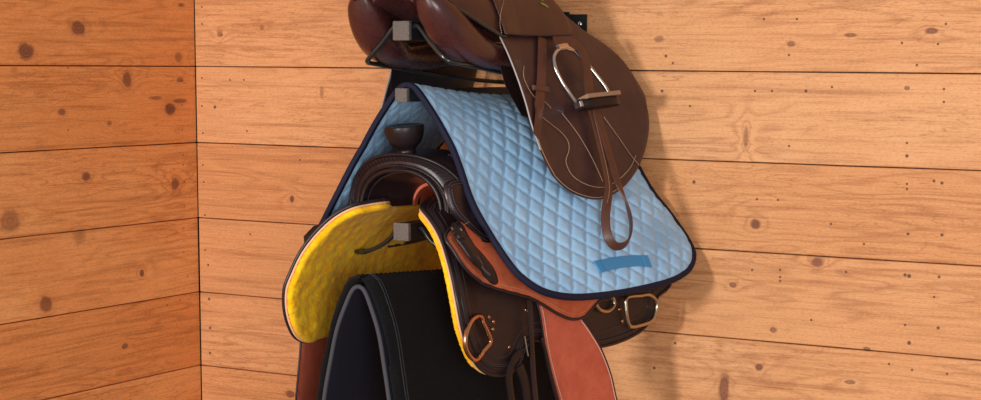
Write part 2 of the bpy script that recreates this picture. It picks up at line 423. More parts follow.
plank_wall('wall_right', 1, .0035, 3.6, M['wood_r'], {-1: (.31, .75), 0: (.12, .85), 1: (.72, .35), 2: (.43, .6), 3: (.93, .7), 4: (.55, .4)})
plank_wall('wall_left', 0, -3.2, -.0005, M['wood_l'], {-1: (.2, .35), 0: (.61, .3), 1: (.35, .75), 2: (.8, .9), 3: (.05, .3), 4: (.5, .8)})
def slab(name, lo, hi, mat):
    bm = bmesh.new(); add_box(bm, lo, hi, 0); o = link(name, bm, mat, None, smooth=False); o['kind'] = 'structure'; return o
M['gapdark'] = plain('shadowed_sheathing', (40, 26, 20), .9); M['floor'] = plain('concrete_floor', (120, 108, 98), .85, 0, .2, 30, .3)
slab('board_backing_1', (-.05, .0185, 0), (3.6, .05, EYE+5*BRD), M['gapdark'])  # dark backing added behind the boards so their gaps look dark
slab('board_backing_2', (-.05, -3.2, 0), (-.0185, .0185, EYE+5*BRD), M['gapdark'])
slab('floor', (-.05, -4.4, -.05), (3.8, .05, -.0005), M['floor'])

# ---------------------------------------------------------------- saddle rack on the back wall
rack = thing('saddle_rack', 'black metal wall rack with square arms and speckled grey end caps, carrying all the tack', 'saddle rack')
bm = bmesh.new(); add_box(bm, (X0-.022, -.03, EYE-.62), (X0+.022, -.001, EYE+.13), .002); link('post', bm, M['blackmetal'], rack)
ARMS = [(.073, .0175, True), (-.049, .0125, False), (-.312, .0165, True), (-.462, .0125, False)]
for z, h, rails in ARMS:
    bm = bmesh.new(); add_box(bm, (X0-h, -.545, EYE+z-h), (X0+h, -.03, EYE+z+h), .0015); arm = link('arm', bm, M['blackmetal'], rack)
    bm = bmesh.new(); add_box(bm, (X0-h-.001, -.556, EYE+z-h-.001), (X0+h+.001, -.5452, EYE+z+h+.001), .0025); link('end_cap', bm, M['cap'], arm)
    if rails:
        for sg in (-1, 1):
            p = [W(sg*h*.9, .535, z+.008), W(sg*.027, .536, z+.008), W(sg*.055, .536, z-.022), W(sg*.084, .535, z-.050), W(sg*.098, .522, z-.060), W(sg*.103, .48, z-.064), W(sg*.102, .25, z-.086), W(sg*.09, .03, z-.1), W(sg*.03, .004, z-.1)]
            if z < -.3: p = [W(sg*h*.9, .515, z+.004), W(sg*.027, .52, z+.004), W(sg*.05, .52, z-.020), W(sg*.085, .515, z-.040), W(sg*.128, .50, z-.052), W(sg*.158, .46, z-.052), W(sg*.160, .25, z-.052), W(sg*.10, .03, z-.02), W(sg*.03, .004, z-.03)]
            tube_obj('side_rail', [Vector(q) for q in catmull([tuple(v) for v in p], False, 8)], .0048, M['rail'], arm)
# horizontal wall plate with its screws
for zc, h2, x1 in ((.097, .021, .119), (-.312, .02, .1)):
    bm = bmesh.new(); add_box(bm, (X0-x1, -.0045, EYE+zc-h2), (X0+x1, -.0005, EYE+zc+h2), .001); add_box(bm, (X0+.05, -.0085, EYE+zc-h2*.1), (X0+.078, -.004, EYE+zc+h2+.005), .001)
    pl = link('wall_plate', bm, M['blackmetal'], rack)
    for sg in (-1, 1):
        c = W(sg*(x1-.016), .006, zc); bm = bmesh.new()
        rings = [[c+Vector((r*math.cos(t*math.pi/6), -d, r*math.sin(t*math.pi/6))) for t in range(12)] for r, d in ((.0062, -.003), (.0062, .0), (.0045, .002), (.0018, .0026), (.0016, .001))]
        add_loft(bm, rings); link('screw', bm, M['steel'], pl)

# ---------------------------------------------------------------- blue saddle pad over the second arm
pad = thing('quilted_saddle_pad', 'sky blue diamond-quilted saddle pad with navy binding, draped between the two saddles', 'saddle pad')
FR = catmull([(0, -.0285), (.022, -.04), (.070, -.100), (.116, -.173), (.154, -.246), (.194, -.309), (.235, -.366), (.275, -.412), (.31, -.455), (.35, -.50)], False, 10)
RR = catmull([(0, -.052), (.05, -.06), (.11, -.075), (.17, -.108), (.235, -.17), (.288, -.247), (.335, -.305), (.383, -.366), (.425, -.43), (.47, -.50)], False, 10)
def arc(P):
    L = [0]
    for a, b in zip(P, P[1:]): L.append(L[-1]+float(np.linalg.norm(b-a)))
    return L
def bylen(P, n=60):
    R = resample(P, arc(P)[-1]/n); return R
FRr, RRr = bylen(FR), bylen(RR)
LF, LR_ = arc(FR)[-1], arc(RR)[-1]
def S_pad(a, b):                              # a = u from the wall, b = minus the length down from the spine
    v = min(1, max(0, (.53-a)/.5)); t = -b
    def at_(R, L):
        q = min(.99999, max(0, t/L))*(len(R)-1); i = int(q); f = q-i; p = R[min(i, len(R)-1)]*(1-f)+R[min(i+1, len(R)-1)]*f
        return p
    w = v*v*(3-2*v)*.55+v*.45
    p = at_(FRr, LF)*(1-w)+at_(RRr, LR_)*w
    sag = -.012*math.sin(math.pi*v)*max(0, 1-t/.12)
    return W(p[0], a, p[1]+sag)
pad_px = [(471, 200), (489, 233), (506, 259), (521, 277), (542, 291), (570, 297), (605, 295), (640, 289), (670, 281), (687, 271), (693, 257), (688, 241), (668, 212), (650, 189)]
front = invs(S_pad, pad_px, (.52, -.3))
print('pad', [tuple(round(c, 3) for c in q) for q in front])
half = [(.531, -.0), (.531, -.08), (.531, -.16)]+front+[(.03, -.24), (.028, -.15), (.028, -.07), (.028, 0)]
CELL = .030
def quilt(a, b, d):
    p = (a+b*.84)/.045; q = (a-b*.84)/.045
    f = lambda t: abs(math.sin(math.pi*t))
    m = min(f(p), f(q)); k = 1-math.exp(-m*2.6)
    return .0062*k*min(1, d/.016)-.001
hs = catmull(half[2:-3], False, 6); hs = [np.array(half[0], float), np.array(half[1], float)]+hs+[np.array(h, float) for h in half[-3:]]
for sg in (1, -1):
    S = S_pad if sg == 1 else mir(S_pad)
    bm = bmesh.new(); add_sheet(bm, S, hs, .0036, .007, 0, sg, .006, quilt, (lambda a, b, d: quilt(a, b, d)))
    o = link('quilted_flap', bm, M['quilt'], pad)
    e = hs; path, N = on(S, [tuple(q) for q in e], 0, sg, d=.005, ab=True, raw=True)
    pp = resample([tuple(p) for p in e], .004)
    P3 = []; NN = []
    for i, (a, b) in enumerate(pp):
        P3.append(S(a, b)); NN.append(normal(S, a, b, sg))
    bm = bmesh.new(); add_tube(bm, P3, (.0060, .0054), flat=NN, n=12); link('binding', bm, M['navy'], pad)
def strip_on(S, px, off, r, mat, parent, name, g=(.3, -.3), side=1, d=.004):
    P, N = on(S, px, off, side, g, d); bm = bmesh.new(); add_tube(bm, P, r, flat=N, n=12); return link(name, bm, mat, parent)
tb = strip_on(S_pad, [(597, 267), (612, 263.5), (630, 261), (649, 261)], .0085, (.0128, .0012), M['tab'], pad, 'webbing_tab', (.3, -.42))
strip_on(S_pad, [(597.5, 266.7), (601.5, 265.8)], .0098, (.0135, .0012), M['tab'], tb, 'stitched_end', (.3, -.42))
strip_on(S_pad, [(644, 261), (649.5, 261)], .0098, (.0135, .0012), M['tab'], tb, 'stitched_end', (.3, -.42))

# ---------------------------------------------------------------- english saddle on the top arm
eng = thing('english_saddle', 'brown leather english saddle with hanging stirrup iron, on the topmost rack arm', 'saddle')
def S_flap(a, b):
    s = .135+.33*(.07-b) if b < .07 else .135-.28*(b-.07)-1.5*(b-.07)**2
    if a < .35: s += .30*(.35-a)*min(1, max(0, (.2-b)/.25))
    if b < -.15: s -= .9*(b+.15)**2
    return W(s, a, b)
flap_px = [(499, 36), (508, 55), (517, 78), (525, 102), (531, 124), (540, 150), (551, 173), (567, 190), (585, 198), (602, 199), (620, 190), (635, 173), (645, 150), (649, 125), (646, 103), (637, 82), (622, 60), (604, 44), (583, 30), (561, 12), (545, 0)]
fo = invs(S_flap, flap_px, (.38, .05)); print('flap', [tuple(round(c, 3) for c in q) for q in fo])
fo_all = catmull(fo, False, 6)+[np.array([fo[-1][0], .15]), np.array([fo[0][0]-.03, .15])]
def S_sw(a, b): return W(.112+.22*(.07-b), a, b)
def far(S):                                   # the far flap sits a little nearer the wall
    T = mir(S); return lambda a, b: T(.04+(a-.04)*.84, b)
for sg in (1, -1):
    S = S_flap if sg == 1 else far(S_flap)
    bm = bmesh.new(); add_sheet(bm, S, fo_all, .006, .006, 0, sg, .003)
    fl = link('flap', bm, M['brown'], eng)
    T = S_sw if sg == 1 else mir(S_sw)
    bm = bmesh.new(); add_sheet(bm, T, [np.array(q) for q in [(.40, .05), (.385, -.03), (.34, -.09), (.25, -.105), (.10, -.105), (.05, -.06), (.04, .05)]], .012, .004, 0, sg, .003); link('sweat_flap', bm, M['dark'], eng)
    if sg == 1:
        g = (.35, -.1)
        L = [[(541, 116), (551, 124), (561, 132), (568, 141), (569, 150), (566, 162), (573, 176), (588, 185), (604, 187), (618, 180), (630, 168), (636, 155)],
             [(604, 117), (617, 135), (630, 154), (640, 166)], [(535, 128), (542, 150), (553, 172), (568, 188), (586, 196), (602, 197), (618, 189)],
             [(562, 113), (578, 134), (592, 158), (603, 182)], [(524, 66), (524, 78), (532, 94), (545, 102), (551, 108)]]
        stitches('stitching', [on(S, l, .0050, 1, g)[0] for l in L], M['thread'], fl, .00085)
    P, N = on(S, [tuple(q) for q in fo[:6]], .001, sg, ab=True)
    tube_obj('piping', P, .0017, M['piping'], fl)
# small skirt over the stirrup bar
sk = [(500, 36), (520, 37.5), (545, 38.5), (566, 38), (568, 31), (557, 13), (543, -3)]
ski = invs(S_flap, sk, (.38, .06))
for sg in (1, -1):
    S = S_flap if sg == 1 else mir(S_flap)
    bm = bmesh.new(); add_sheet(bm, S, [np.array(q) for q in ski]+[np.array([ski[-1][0], .155]), np.array([ski[0][0]+.01, .155])], .008, .006, .0125, sg, .003)
    s_ = link('skirt', bm, M['seat'], eng)
    P, N = on(S, [tuple(q) for q in ski[:4]], .0145, sg, ab=True); tube_obj('edge_welt', P, .0018, M['edge'], s_)
    if sg == 1:
        stitches('stitching', [on(S, [(504, 0), (501, 12), (500, 24), (502, 34)], .0165, 1, (.38, .1))[0]], M['thread'], s_, .0006)
        bm = bmesh.new()
        P, N = on(S, [(541, 3), (545, 5), (548, 7)], .0165, 1, (.2, .12), .003); add_tube(bm, P, (.0028, .0005), flat=N, n=8)
        P, N = on(S, [(541, -1), (543, 1)], .0165, 1, (.2, .12), .003); add_tube(bm, P, (.002, .0005), flat=N, n=8)
        link('maker_mark', bm, M['gold'], s_)
# seat with raised cantle and pommel
def ring_e(cx, cu, cz, ax, dirv, rs, rz, n=20, e=2.2):
    out = []
    d = dirv.normalized(); sd = Vector((1, 0, 0)); sd = (sd-d*sd.dot(d)).normalized(); uu = d.cross(sd)
    for k in range(n):
        t = 2*math.pi*k/n; c, s_ = math.cos(t), math.sin(t)
        c = math.copysign(abs(c)**(2/e), c); s_ = math.copysign(abs(s_)**(2/e), s_)
        out.append(W(cx, cu, cz)+sd*(rs*c)+uu*(rz*s_))
    return out
seat_st = [  # u, half width at welt, welt z, centre top z
 (.625, .035, .150, .175), (.615, .058, .142, .235), (.60, .070, .134, .258), (.575, .090, .130, .262), (.55, .102, .121, .245), (.50, .119, .100, .21), (.45, .130, .080, .185), (.40, .136, .066, .172),
 (.34, .132, .078, .165), (.28, .118, .100, .165), (.22, .104, .115, .172), (.16, .088, .125, .19), (.11, .068, .14, .205), (.085, .04, .16, .2)]
ST = catmull(seat_st, False, 4); rings = []
for u, hw, zw, zt in ST:
    r = []
    for k in range(17):
        t = -1+2*k/16; s_ = hw*math.sin(t*math.pi/2); z = zw+(zt-zw)*(1-abs(t)**2.6)
        r.append(W(s_, u, z))
    for k in range(7):
        t = 1-2*(k+1)/8; s_ = hw*.96*t; z = zw+.006*(1-abs(t))+.022*(1-t*t)*min(1, (zt-zw)/.06)
        r.append(W(s_, u, z))
    rings.append(r)
bm = bmesh.new(); add_loft(bm, rings); seat = link('seat', bm, M['seat'], eng)
for sg in (1, -1):
    tube_obj('welt', [W(sg*(hw+.005), u, zw-.001) for u, hw, zw, zt in ST if u > .39], .0044, M['rail'], seat)
# flocked panels: long cushions either side of the gullet
pan = [(.592, .066, .142, .010, .007), (.584, .070, .134, .020, .014), (.567, .076, .117, .033, .026), (.54, .082, .094, .040, .035), (.51, .087, .070, .043, .038), (.475, .092, .050, .042, .037), (.43, .100, .034, .036, .030),
       (.38, .106, .026, .028, .026), (.30, .110, .025, .026, .030), (.2, .105, .04, .028, .035), (.12, .1, .055, .03, .036), (.085, .095, .06, .015, .02)]
for sg in (1, -1):
    P = catmull(pan, False, 4); rings = []
    for i, q in enumerate(P):
        a = P[max(0, i-1)]; b = P[min(len(P)-1, i+1)]
        d = W(b[1]*sg, b[0], b[2])-W(a[1]*sg, a[0], a[2]); rings.append(ring_e(q[1]*sg, q[0], q[2], None, d, q[3], q[4], 24, 2.2))
    bm = bmesh.new(); add_loft(bm, rings); pn = link('panel', bm, M['panel'], eng)
# tree underside closing the gap between panels and seat
bm = bmesh.new(); rings = []
for u, hw, z0, z1 in ((.585, .045, .125, .16), (.5, .085, .085, .105), (.4, .1, .06, .1), (.25, .09, .07, .12), (.12, .06, .09, .15)):
    rings.append([W(-hw, u, z0), W(0, u, z0+.03), W(hw, u, z0), W(hw, u, z1), W(0, u, z1), W(-hw, u, z1)])
add_loft(bm, rings); link('saddle_tree', bm, M['panel'], eng)
# girth straps hanging inside the far flap
for sg in (1, -1):
    for j, u0 in enumerate((.345, .30)):
        S = S_flap if sg == 1 else mir(S_flap)
        q = [(u0, .03), (u0, -.04), (u0-.005, -.12), (u0-.01, -.19)]
        P, N = on(S, q, -.008, sg, ab=True); bm = bmesh.new(); add_tube(bm, P, (.0125, .002), flat=N, n=10); link('girth_strap', bm, M['dark'], eng)
# keeper strap at the rear of the near flap
P, N = on(S_flap, [(542, 38), (542, 60), (541, 85), (539.5, 110), (537, 136)], .0085, 1, (.33, .05)); bm = bmesh.new(); add_tube(bm, P, (.0115, .0022), flat=N, n=12)
ks = link('strap', bm, M['brown2'], eng)
P, N = on(S_flap, [(533, 87.5), (541, 88.5), (549, 90)], .0118, 1, (.33, -.02)); bm = bmesh.new(); add_tube(bm, P, (.0052, .0022), flat=N, n=10); link('keeper', bm, M['brown2'], ks)
# stirrup leather and iron, run up on the near side
def S_st(a, b):                               # hangs free of the flap below its lower curve
    p = S_flap(a, b); s_ = p.x-X0
    if b < -.15: s_ += .9*(b+.15)**2+.12*(-.15-b)
    return W(s_, a, b)
P, N = on(S_flap, [(558, 40), (572, 42), (582, 52), (586.5, 66), (588, 82), (589, 100)], lambda t: .022+.010*min(1, t*3), 1, (.28, .05)); bm = bmesh.new(); add_tube(bm, P, (.0115, .0022), flat=N, n=12)
sl = link('stirrup_leather', bm, M['brown2'], eng)
loop = [(590, 104), (596, 125), (602, 150), (607, 172), (609, 190), (606.5, 208), (606, 224), (609, 238), (616, 246), (624, 245), (629, 236), (629.5, 221), (625, 203), (617, 184), (611, 165), (603, 138), (596, 115), (592, 103)]
q = []
gg = (.22, -.15)
for i, (x, y) in enumerate(loop): gg = inv((lambda a, b: S_st(a, b)+normal(S_st, a, b)*.0205), x, y, gg); q.append(gg)
pts = []
for i, (a, b) in enumerate(q):
    pts.append(S_st(a, b)+normal(S_st, a, b)*(.0195+(.0045 if i >= len(q)//2 else 0)))
pts = [Vector(p) for p in resample(catmull([tuple(p) for p in pts], False, 8), .003)]
fl_n = []
for i in range(len(pts)):
    f = i/(len(pts)-1); nn = normal(S_st, *q[min(len(q)-1, int(f*(len(q)-1)))])
    T = (pts[min(i+1, len(pts)-1)]-pts[max(i-1, 0)]).normalized()
    w = min(1, max(0, (f-.25)/.15))*min(1, max(0, (.78-f)/.15)); w = w*w*(3-2*w)*.62
    side_ = T.cross(nn).normalized(); fl_n.append((nn*(1-w)+side_*w).normalized())
bm = bmesh.new(); add_tube(bm, pts, (.0092, .0023), flat=fl_n, n=12); lp = link('stirrup_leather', bm, M['brown2'], eng)
stitches('stitching', [[p+n*.0024+Vector((0, 0, 0)) for p, n in zip(pts[:len(pts)//3], fl_n)]], M['thread'], lp, .0005)
# the iron
def lift(px, off, g=(.25, .0)): return on(S_flap, px, off, 1, g, .004)[0]
L1 = lift([(566, 48), (558, 50), (553.5, 58), (556, 70), (563, 84), (571, 96), (576, 103)], .024)
L2 = lift([(566, 48), (573, 50), (580, 56), (588, 65), (598, 78), (607, 92), (609, 97)], lambda t: .024+.004*t)
bm = bmesh.new(); add_tube(bm, list(reversed(L1))+L2[1:], .0042, n=10); iron = link('stirrup_iron', bm, M['steel'], eng)
bm = bmesh.new(); P, N = on(S_flap, [(558, 47.5), (566, 46), (573, 48.5)], .026, 1, (.25, .05), .003); add_tube(bm, P, (.0055, .004), flat=N, n=10); link('eye', bm, M['steel'], iron)
a = lift([(577, 104), (578, 105), (579, 105)], .026)[0]; b = lift([(613, 100), (614, 99.5), (615, 99)], .032)[0]; ax = (b-a).normalized(); outv = normal(S_flap, .25, -.05); upv = ax.cross(outv).normalized()
if upv.z < 0: upv = -upv
c0 = a-ax*.002; c1 = b+ax*.004; bm = bmesh.new()
for (o0, h0, h1) in ((0, -.016, -.003),):
    rings = []
    for t in np.linspace(0, 1, 12):
        c = c0.lerp(c1, t); w = .030*math.sqrt(max(.12, 1-(2*t-1)**4)); cc = c+outv*.006-upv*.004
        rings.append([cc+outv*(w*.62*ca)+upv*(.0105*sa) for ca, sa in [(math.copysign(abs(math.cos(k*math.pi/8))**.6, math.cos(k*math.pi/8)), math.copysign(abs(math.sin(k*math.pi/8))**.6, math.sin(k*math.pi/8))) for k in range(16)]])
    add_loft(bm, rings)
link('foot_plate', bm, M['dark2'], iron)
bm = bmesh.new(); cc = [Vector(p) for p in (c0+outv*.006-upv*.010, c0+outv*.006+upv*.001)]; add_tube(bm, [cc[0]-ax*.001, cc[1]-ax*.001], (.0115, .0045), flat=ax, n=12); link('branch_foot', bm, M['steel'], iron)
bm = bmesh.new(); rings = []
for t in np.linspace(.1, .95, 10):
    c = c0.lerp(c1, t)+outv*.009+upv*.0075
    rings.append([c+outv*(.0175*x_)+upv*(.0042*y_) for x_, y_ in ((-1, -1), (1, -1), (1, 1), (-1, 1))])
add_loft(bm, rings); link('tread', bm, M['rubber'], iron)

# ---------------------------------------------------------------- western saddle on the third arm
wes = thing('western_saddle', 'dark western saddle with yellow fleece lining, horn and orange rough-out fenders, below the blue pad', 'saddle')
def gA(u): return .2+max(0, .6-u)*.26
SKP = bylen(catmull([(0, -.250), (.035, -.252), (.072, -.260), (.108, -.281), (.14, -.313), (.166, -.353), (.184, -.395), (.195, -.43), (.2, -.48), (.2, -.54), (.203, -.6), (.212, -.7), (.23, -.9)], False, 8), 90)
LSK = arc(SKP)[-1]
def bz(z):                                    # length parameter of the skirt profile at height z
    for i, p in enumerate(SKP):
        if p[1] < z: return -LSK*i/(len(SKP)-1)
    return -LSK
def S_far(a, b):                              # the far skirt hangs closer in towards the wall end
    p = S_skirt(a, b); k = (.2+max(0, .6-a)*.04)/gA(a); return Vector((X0-(p.x-X0)*k, p.y, p.z))
def S_skirt(a, b):                            # b = minus the length down from the ridge
    q = min(.99999, max(0, -b/LSK))*(len(SKP)-1); i = int(q); p = SKP[i]*(1-(q-i))+SKP[min(i+1, len(SKP)-1)]*(q-i)
    return W(p[0]*gA(a)/.2, a, p[1])
def S_o(off, S=S_skirt):
    return lambda a, b: S(a, b)+normal(S, a, b)*off
skirt_px = [(441, 240), (448, 262), (453, 283), (457, 304), (462, 330), (469, 352), (479, 368), (492, 375), (508, 373), (519, 362), (525, 346), (537, 340), (560, 347), (590, 348), (618, 342), (641, 330), (654, 313), (656, 298)]
so = invs(S_skirt, skirt_px, (.62, -.22)); print('SKIRT', [tuple(round(c, 3) for c in q) for q in so])
sko = [(.49, -.022), (.525, -.036), (.575, -.060), (.608, -.085)]+so+[(.032, bz(-.43)), (.032, bz(-.33)), (.04, bz(-.285)), (.3, -.03), (.42, -.016)]
SKO = catmull(sko, True, 6)
so_f = [(a+.004, b+min(.3, 4*max(0, .635-a))*max(0, -b-.30)) for a, b in so]
SKF = catmull([(.545, -.050), (.575, -.063), (.612, -.085)]+so_f+[(.032, bz(-.43)), (.032, bz(-.33)), (.04, bz(-.285)), (.3, -.09), (.42, -.088), (.48, -.074), (.52, -.052)], True, 6)
def fz(a, b, d):
    p = Vector((a*60, b*60, 3)); k = min(1, d/.02); return k*(.0035*noise.noise(p*.7)+.0012*noise.noise(p*3))+.0012*noise.noise(p*8)
for sg in (1, -1):
    S = S_skirt if sg == 1 else S_far
    OUT = SKO if sg == 1 else SKF
    bm = bmesh.new(); add_sheet(bm, S, OUT, .008, .007, 0, sg, .003); skt = link('skirt', bm, M['skirt'], wes)
    FO = inset(OUT, -.001 if sg == 1 else -.002)
    bm = bmesh.new(); add_sheet(bm, S, FO, .0036, .015, -.0115, sg, .012, None, fz); fl = link('fleece_lining', bm, M['fleece'], skt)
    e = [tuple(q) for q in OUT]; n1 = int(len(e)*.86) if sg == 1 else len(e)
    P, N = on(S, e[:n1], -.004, sg, ab=True, raw=True); tube_obj('hide_edge', P, .0022, M['hide'], skt)
    P, N = on(S, e[:n1], .0018, sg, ab=True, raw=True); tube_obj('edge_welt', P, .0034, M['edge'], skt)
    if sg == 1:
        I = inset(SKO, .0125)[:int(len(SKO)*.75)]; P, N = on(S, [tuple(q) for q in I], .0035, 1, ab=True, raw=True); tube_obj('edge_bead', P, .0026, M['edge'], skt)
        lines = []
        for d in (.017, .021, .034):
            I = inset(SKO, d)[:int(len(SKO)*.8)]; lines.append(on(S, [tuple(q) for q in I], .0042, 1, ab=True, raw=True)[0])
        stitches('stitching', lines, M['grey_thread'], skt, .0007)
# fork: an arch with swells and gullet opening
fork = None
def arch(th, outer, front):
    c, s_ = math.cos(th), math.sin(th)
    if outer: r1, r2, z0, e = (.142, .112, -.272, 2.2)
    else: r1, r2, z0, e = (.084, .076, -.272, 2.2)
    x = r1*math.copysign(abs(c)**(2/e), c); z = z0+r2*math.copysign(abs(s_)**(2/e), s_)
    return x, z
bm = bmesh.new(); rings = []
TH = np.linspace(-.02, math.pi+.02, 44)
for th in TH:
    ox, oz = arch(th, True, 1); ix, iz = arch(th, False, 1); r = []; c_th = math.cos(th)
    for k in range(20):
        t = 2*math.pi*k/20; c, s_ = math.cos(t), math.sin(t); c = math.copysign(abs(c)**.55, c); s_ = math.copysign(abs(s_)**.55, s_)
        f = .5+.5*c; uu = .49+.072*s_
        x = ix+(ox-ix)*f; z = iz+(oz-iz)*f
        bl = (1-s_)*.5; x *= 1+.17*math.sin(bl*math.pi*.62)*f; z += .008*bl*f-.020*abs(c_th)**3*bl*f
        uu -= .035*abs(math.cos(th))**2*f
        r.append(W(x, uu, z))
    rings.append(r)
add_loft(bm, rings); fork = link('fork', bm, M['dark'], wes)
for (f, du, rr, nm) in ((.93, .051, .0036, 'rim'), (.12, .055, .0050, 'rim'), (.34, .057, .0030, 'rim')):
    P = []
    for th in TH:
        ox, oz = arch(th, True, 1); ix, iz = arch(th, False, 1)
        P.append(W(ix+(ox-ix)*f, .505+du-.035*abs(math.cos(th))**2*f, iz+(oz-iz)*f))
    tube_obj(nm, P, rr, M['dark2'], fork)
lines = []
for f, du in ((.62, .060), (.70, .060), (.78, .059)):
    P = []
    for th in TH[2:-2]:
        ox, oz = arch(th, True, 1); ix, iz = arch(th, False, 1)
        P.append(W(ix+(ox-ix)*f, .505+du-.035*abs(math.cos(th))**2*f, iz+(oz-iz)*f))
    lines.append(P)
stitches('stitching', lines, M['edge'], fork, .0012, .006, .004)
# stamped braid down the near swell
lines = []
for off in (0, .008):
    P = []
    for k in range(30):
        t = k/29; th = 1.15-1.25*t; ox, oz = arch(th, True, 1); zz = .006*math.sin(k*2.2)
        P.append(W(ox*1.035+.002, .49-.02*t-off*1.2+zz*.3, oz+.006))
    lines.append(P)
stitches('stamped_braid', lines, M['grey_thread'], fork, .0012, .004, .003)
# gullet leather seen through the arch
def liner(name, st, mat, th):
    bm = bmesh.new(); rings = []
    for u, w_, zt in st:
        r = [W(w_*math.cos(math.pi*k/16), u, -.27+(zt+.27)*math.sin(math.pi*k/16)**.9) for k in range(17)]
        r += [W((w_-th)*math.cos(math.pi*k/16), u, -.27+(zt-th+.27)*math.sin(math.pi*k/16)**.9) for k in range(16, -1, -1)]
        rings.append(r)
    add_loft(bm, rings); return link(name, bm, mat, wes)
liner('gullet_liner', [(.545, .088, -.194), (.52, .082, -.198), (.48, .070, -.206), (.44, .058, -.214), (.41, .052, -.218)], M['dark'], .004)
liner('gullet_cover', [(.43, .054, -.221), (.36, .06, -.228), (.25, .075, -.236), (.15, .085, -.234)], M['red'], .006)
# seat and cantle
seat_w = [(.45, .10, -.27, -.185), (.40, .125, -.28, -.205), (.32, .14, -.29, -.225), (.24, .155, -.29, -.22), (.17, .165, -.29, -.195), (.12, .165, -.28, -.125), (.09, .15, -.26, -.098), (.07, .12, -.24, -.11)]
rings = []
for u, hw, zw, zt in catmull(seat_w, False, 4):
    r = [W(hw*math.sin(t*math.pi/2), u, zw+(zt-zw)*(1-abs(t)**2.4)) for t in np.linspace(-1, 1, 17)]
    r += [W(hw*.9*t, u, zw+(zt-zw-.01)*(1-abs(t)**2.4)-.004) for t in np.linspace(.98, -.98, 15)]
    rings.append(r)
bm = bmesh.new(); add_loft(bm, rings); link('seat', bm, M['dark'], wes)
# horn
c = W(.0, .53, -.186); ax_ = Vector((-.05, -.10, 1)).normalized(); sx_ = ax_.orthogonal().normalized(); sy_ = ax_.cross(sx_)
prof0 = [(.046, -.004), (.036, .006), (.025, .016), (.0185, .026), (.0175, .036), (.021, .044), (.029, .052), (.0345, .059), (.0365, .064), (.0365, .067), (.034, .0695), (.028, .0688), (.012, .067), (.002, .067)]
prof = catmull([(.044, .0), (.032, .008), (.023, .018), (.0190, .027), (.0185, .033), (.024, .039), (.031, .047), (.0355, .057), (.0378, .067), (.0385, .074), (.038, .0785), (.035, .0795), (.029, .0775), (.012, .0765), (.002, .0765)], False, 3)
bm = bmesh.new(); add_loft(bm, [[c+ax_*h+(sx_*math.cos(k*math.pi/16)+sy_*math.sin(k*math.pi/16))*max(.001, r) for k in range(32)] for r, h in prof]); horn = link('horn', bm, M['dark2'], wes)
bm = bmesh.new(); add_tube(bm, [c+ax_*.0770+(sx_*math.cos(k*math.pi/16)+sy_*math.sin(k*math.pi/16))*.0355 for k in range(32)], .0028, closed=True); link('horn_rim', bm, M['dark'], horn)
# fenders
def S_fend(a, b):
    return S_skirt(a, b)
fen_px = [(533, 296), (536, 318), (540, 345), (546, 372), (554, 400), (562, 425), (590, 430), (619, 425), (612, 400), (606, 374), (597, 350), (587, 332), (577, 318), (566, 306), (556, 296)]
fe = invs(S_fend, fen_px, (.35, -.33)); print('fender', [tuple(round(c_, 3) for c_ in q) for q in fe])
FE = catmull(fe, True, 6)
for sg in (1, -1):
    S = S_fend if sg == 1 else S_far
    O = FE if sg == 1 else [q+np.array([.150+.052*min(1, max(0, (-q[1]-.36)/.15)), .0]) for q in FE]
    bm = bmesh.new(); add_sheet(bm, S, O, .009, .005, .0125, sg, .002); f_ = link('fender', bm, M['red'], wes)
    I = inset(O, .006); stitches('stitching', [on(S, [tuple(q) for q in I+I[:1]], .0158, sg, ab=True, raw=True)[0]], M['white'], f_, .0008)
    P, N = on(S, [tuple(q) for q in O+O[:1]], .0125, sg, ab=True, raw=True); tube_obj('edge_welt', P, .0021, M['edge'], f_)
# orange rough-out jockey
jo_px = [(440, 218), (446, 234), (454, 252), (465, 268), (478, 280), (494, 288), (512, 293), (530, 298), (545, 306), (558, 314), (572, 319), (583, 317), (591, 309), (600, 300), (612, 294)]
jo = invs(S_o(.0215), jo_px, (.52, -.1)); print('jockey', [tuple(round(c_, 3) for c_ in q) for q in jo])
jo2 = jo+[(jo[-1][0]-.02, bz(-.36)), (.22, bz(-.345)), (.36, bz(-.335))]+invs(S_o(.0215), [(490, 243), (479, 237), (466, 226), (452, 212.5)], (.45, -.12))
JO = catmull(jo2, True, 6)
for sg in (1, -1):
    S = S_skirt if sg == 1 else S_far
    JS = JO if sg == 1 else [np.array([min(q[0], .50), q[1]-.004]) for q in JO]
    bm = bmesh.new(); add_sheet(bm, S, JS, .007, .006, .0215, sg, .003); j_ = link('jockey', bm, M['orange'], wes)
    P, N = on(S, [tuple(q) for q in JS[:int(len(JO)*.8)]], .0215, sg, ab=True, raw=True); tube_obj('edge_welt', P, .0034, M['edge'], j_)
    I = inset(JO, .009)[:int(len(JO)*.75)]
    if sg == 1: stitches('stitching', [on(S, [tuple(q) for q in I], .0247, 1, ab=True, raw=True)[0]], M['thread'], j_, .0006)
def S_sw2(a, b): return W(.152+.15*max(0, -b-.25)-1.5*(b+.33)**2+.16*(.5-a), a, b)
sw_px = [(444, 186), (456, 180), (470, 184), (482, 204), (490, 225), (492, 237), (487, 243), (478, 240), (466, 229), (451, 212)]
SW = catmull(invs(S_sw2, sw_px, (.5, -.24)), True, 6)
bm = bmesh.new(); add_sheet(bm, S_sw2, SW, .005, .012, .0, 1, .008, lambda a, b, d: min(.005, d*.4)); swl = link('swell_leather', bm, M['dark'], wes)
stitches('stitching', [on(S_sw2, [tuple(q) for q in inset(SW, d_)], .0065+d_*.5, 1, ab=True, raw=True)[0] for d_ in (.004, .009)], M['grey_thread'], swl, .0009, .003, .002)
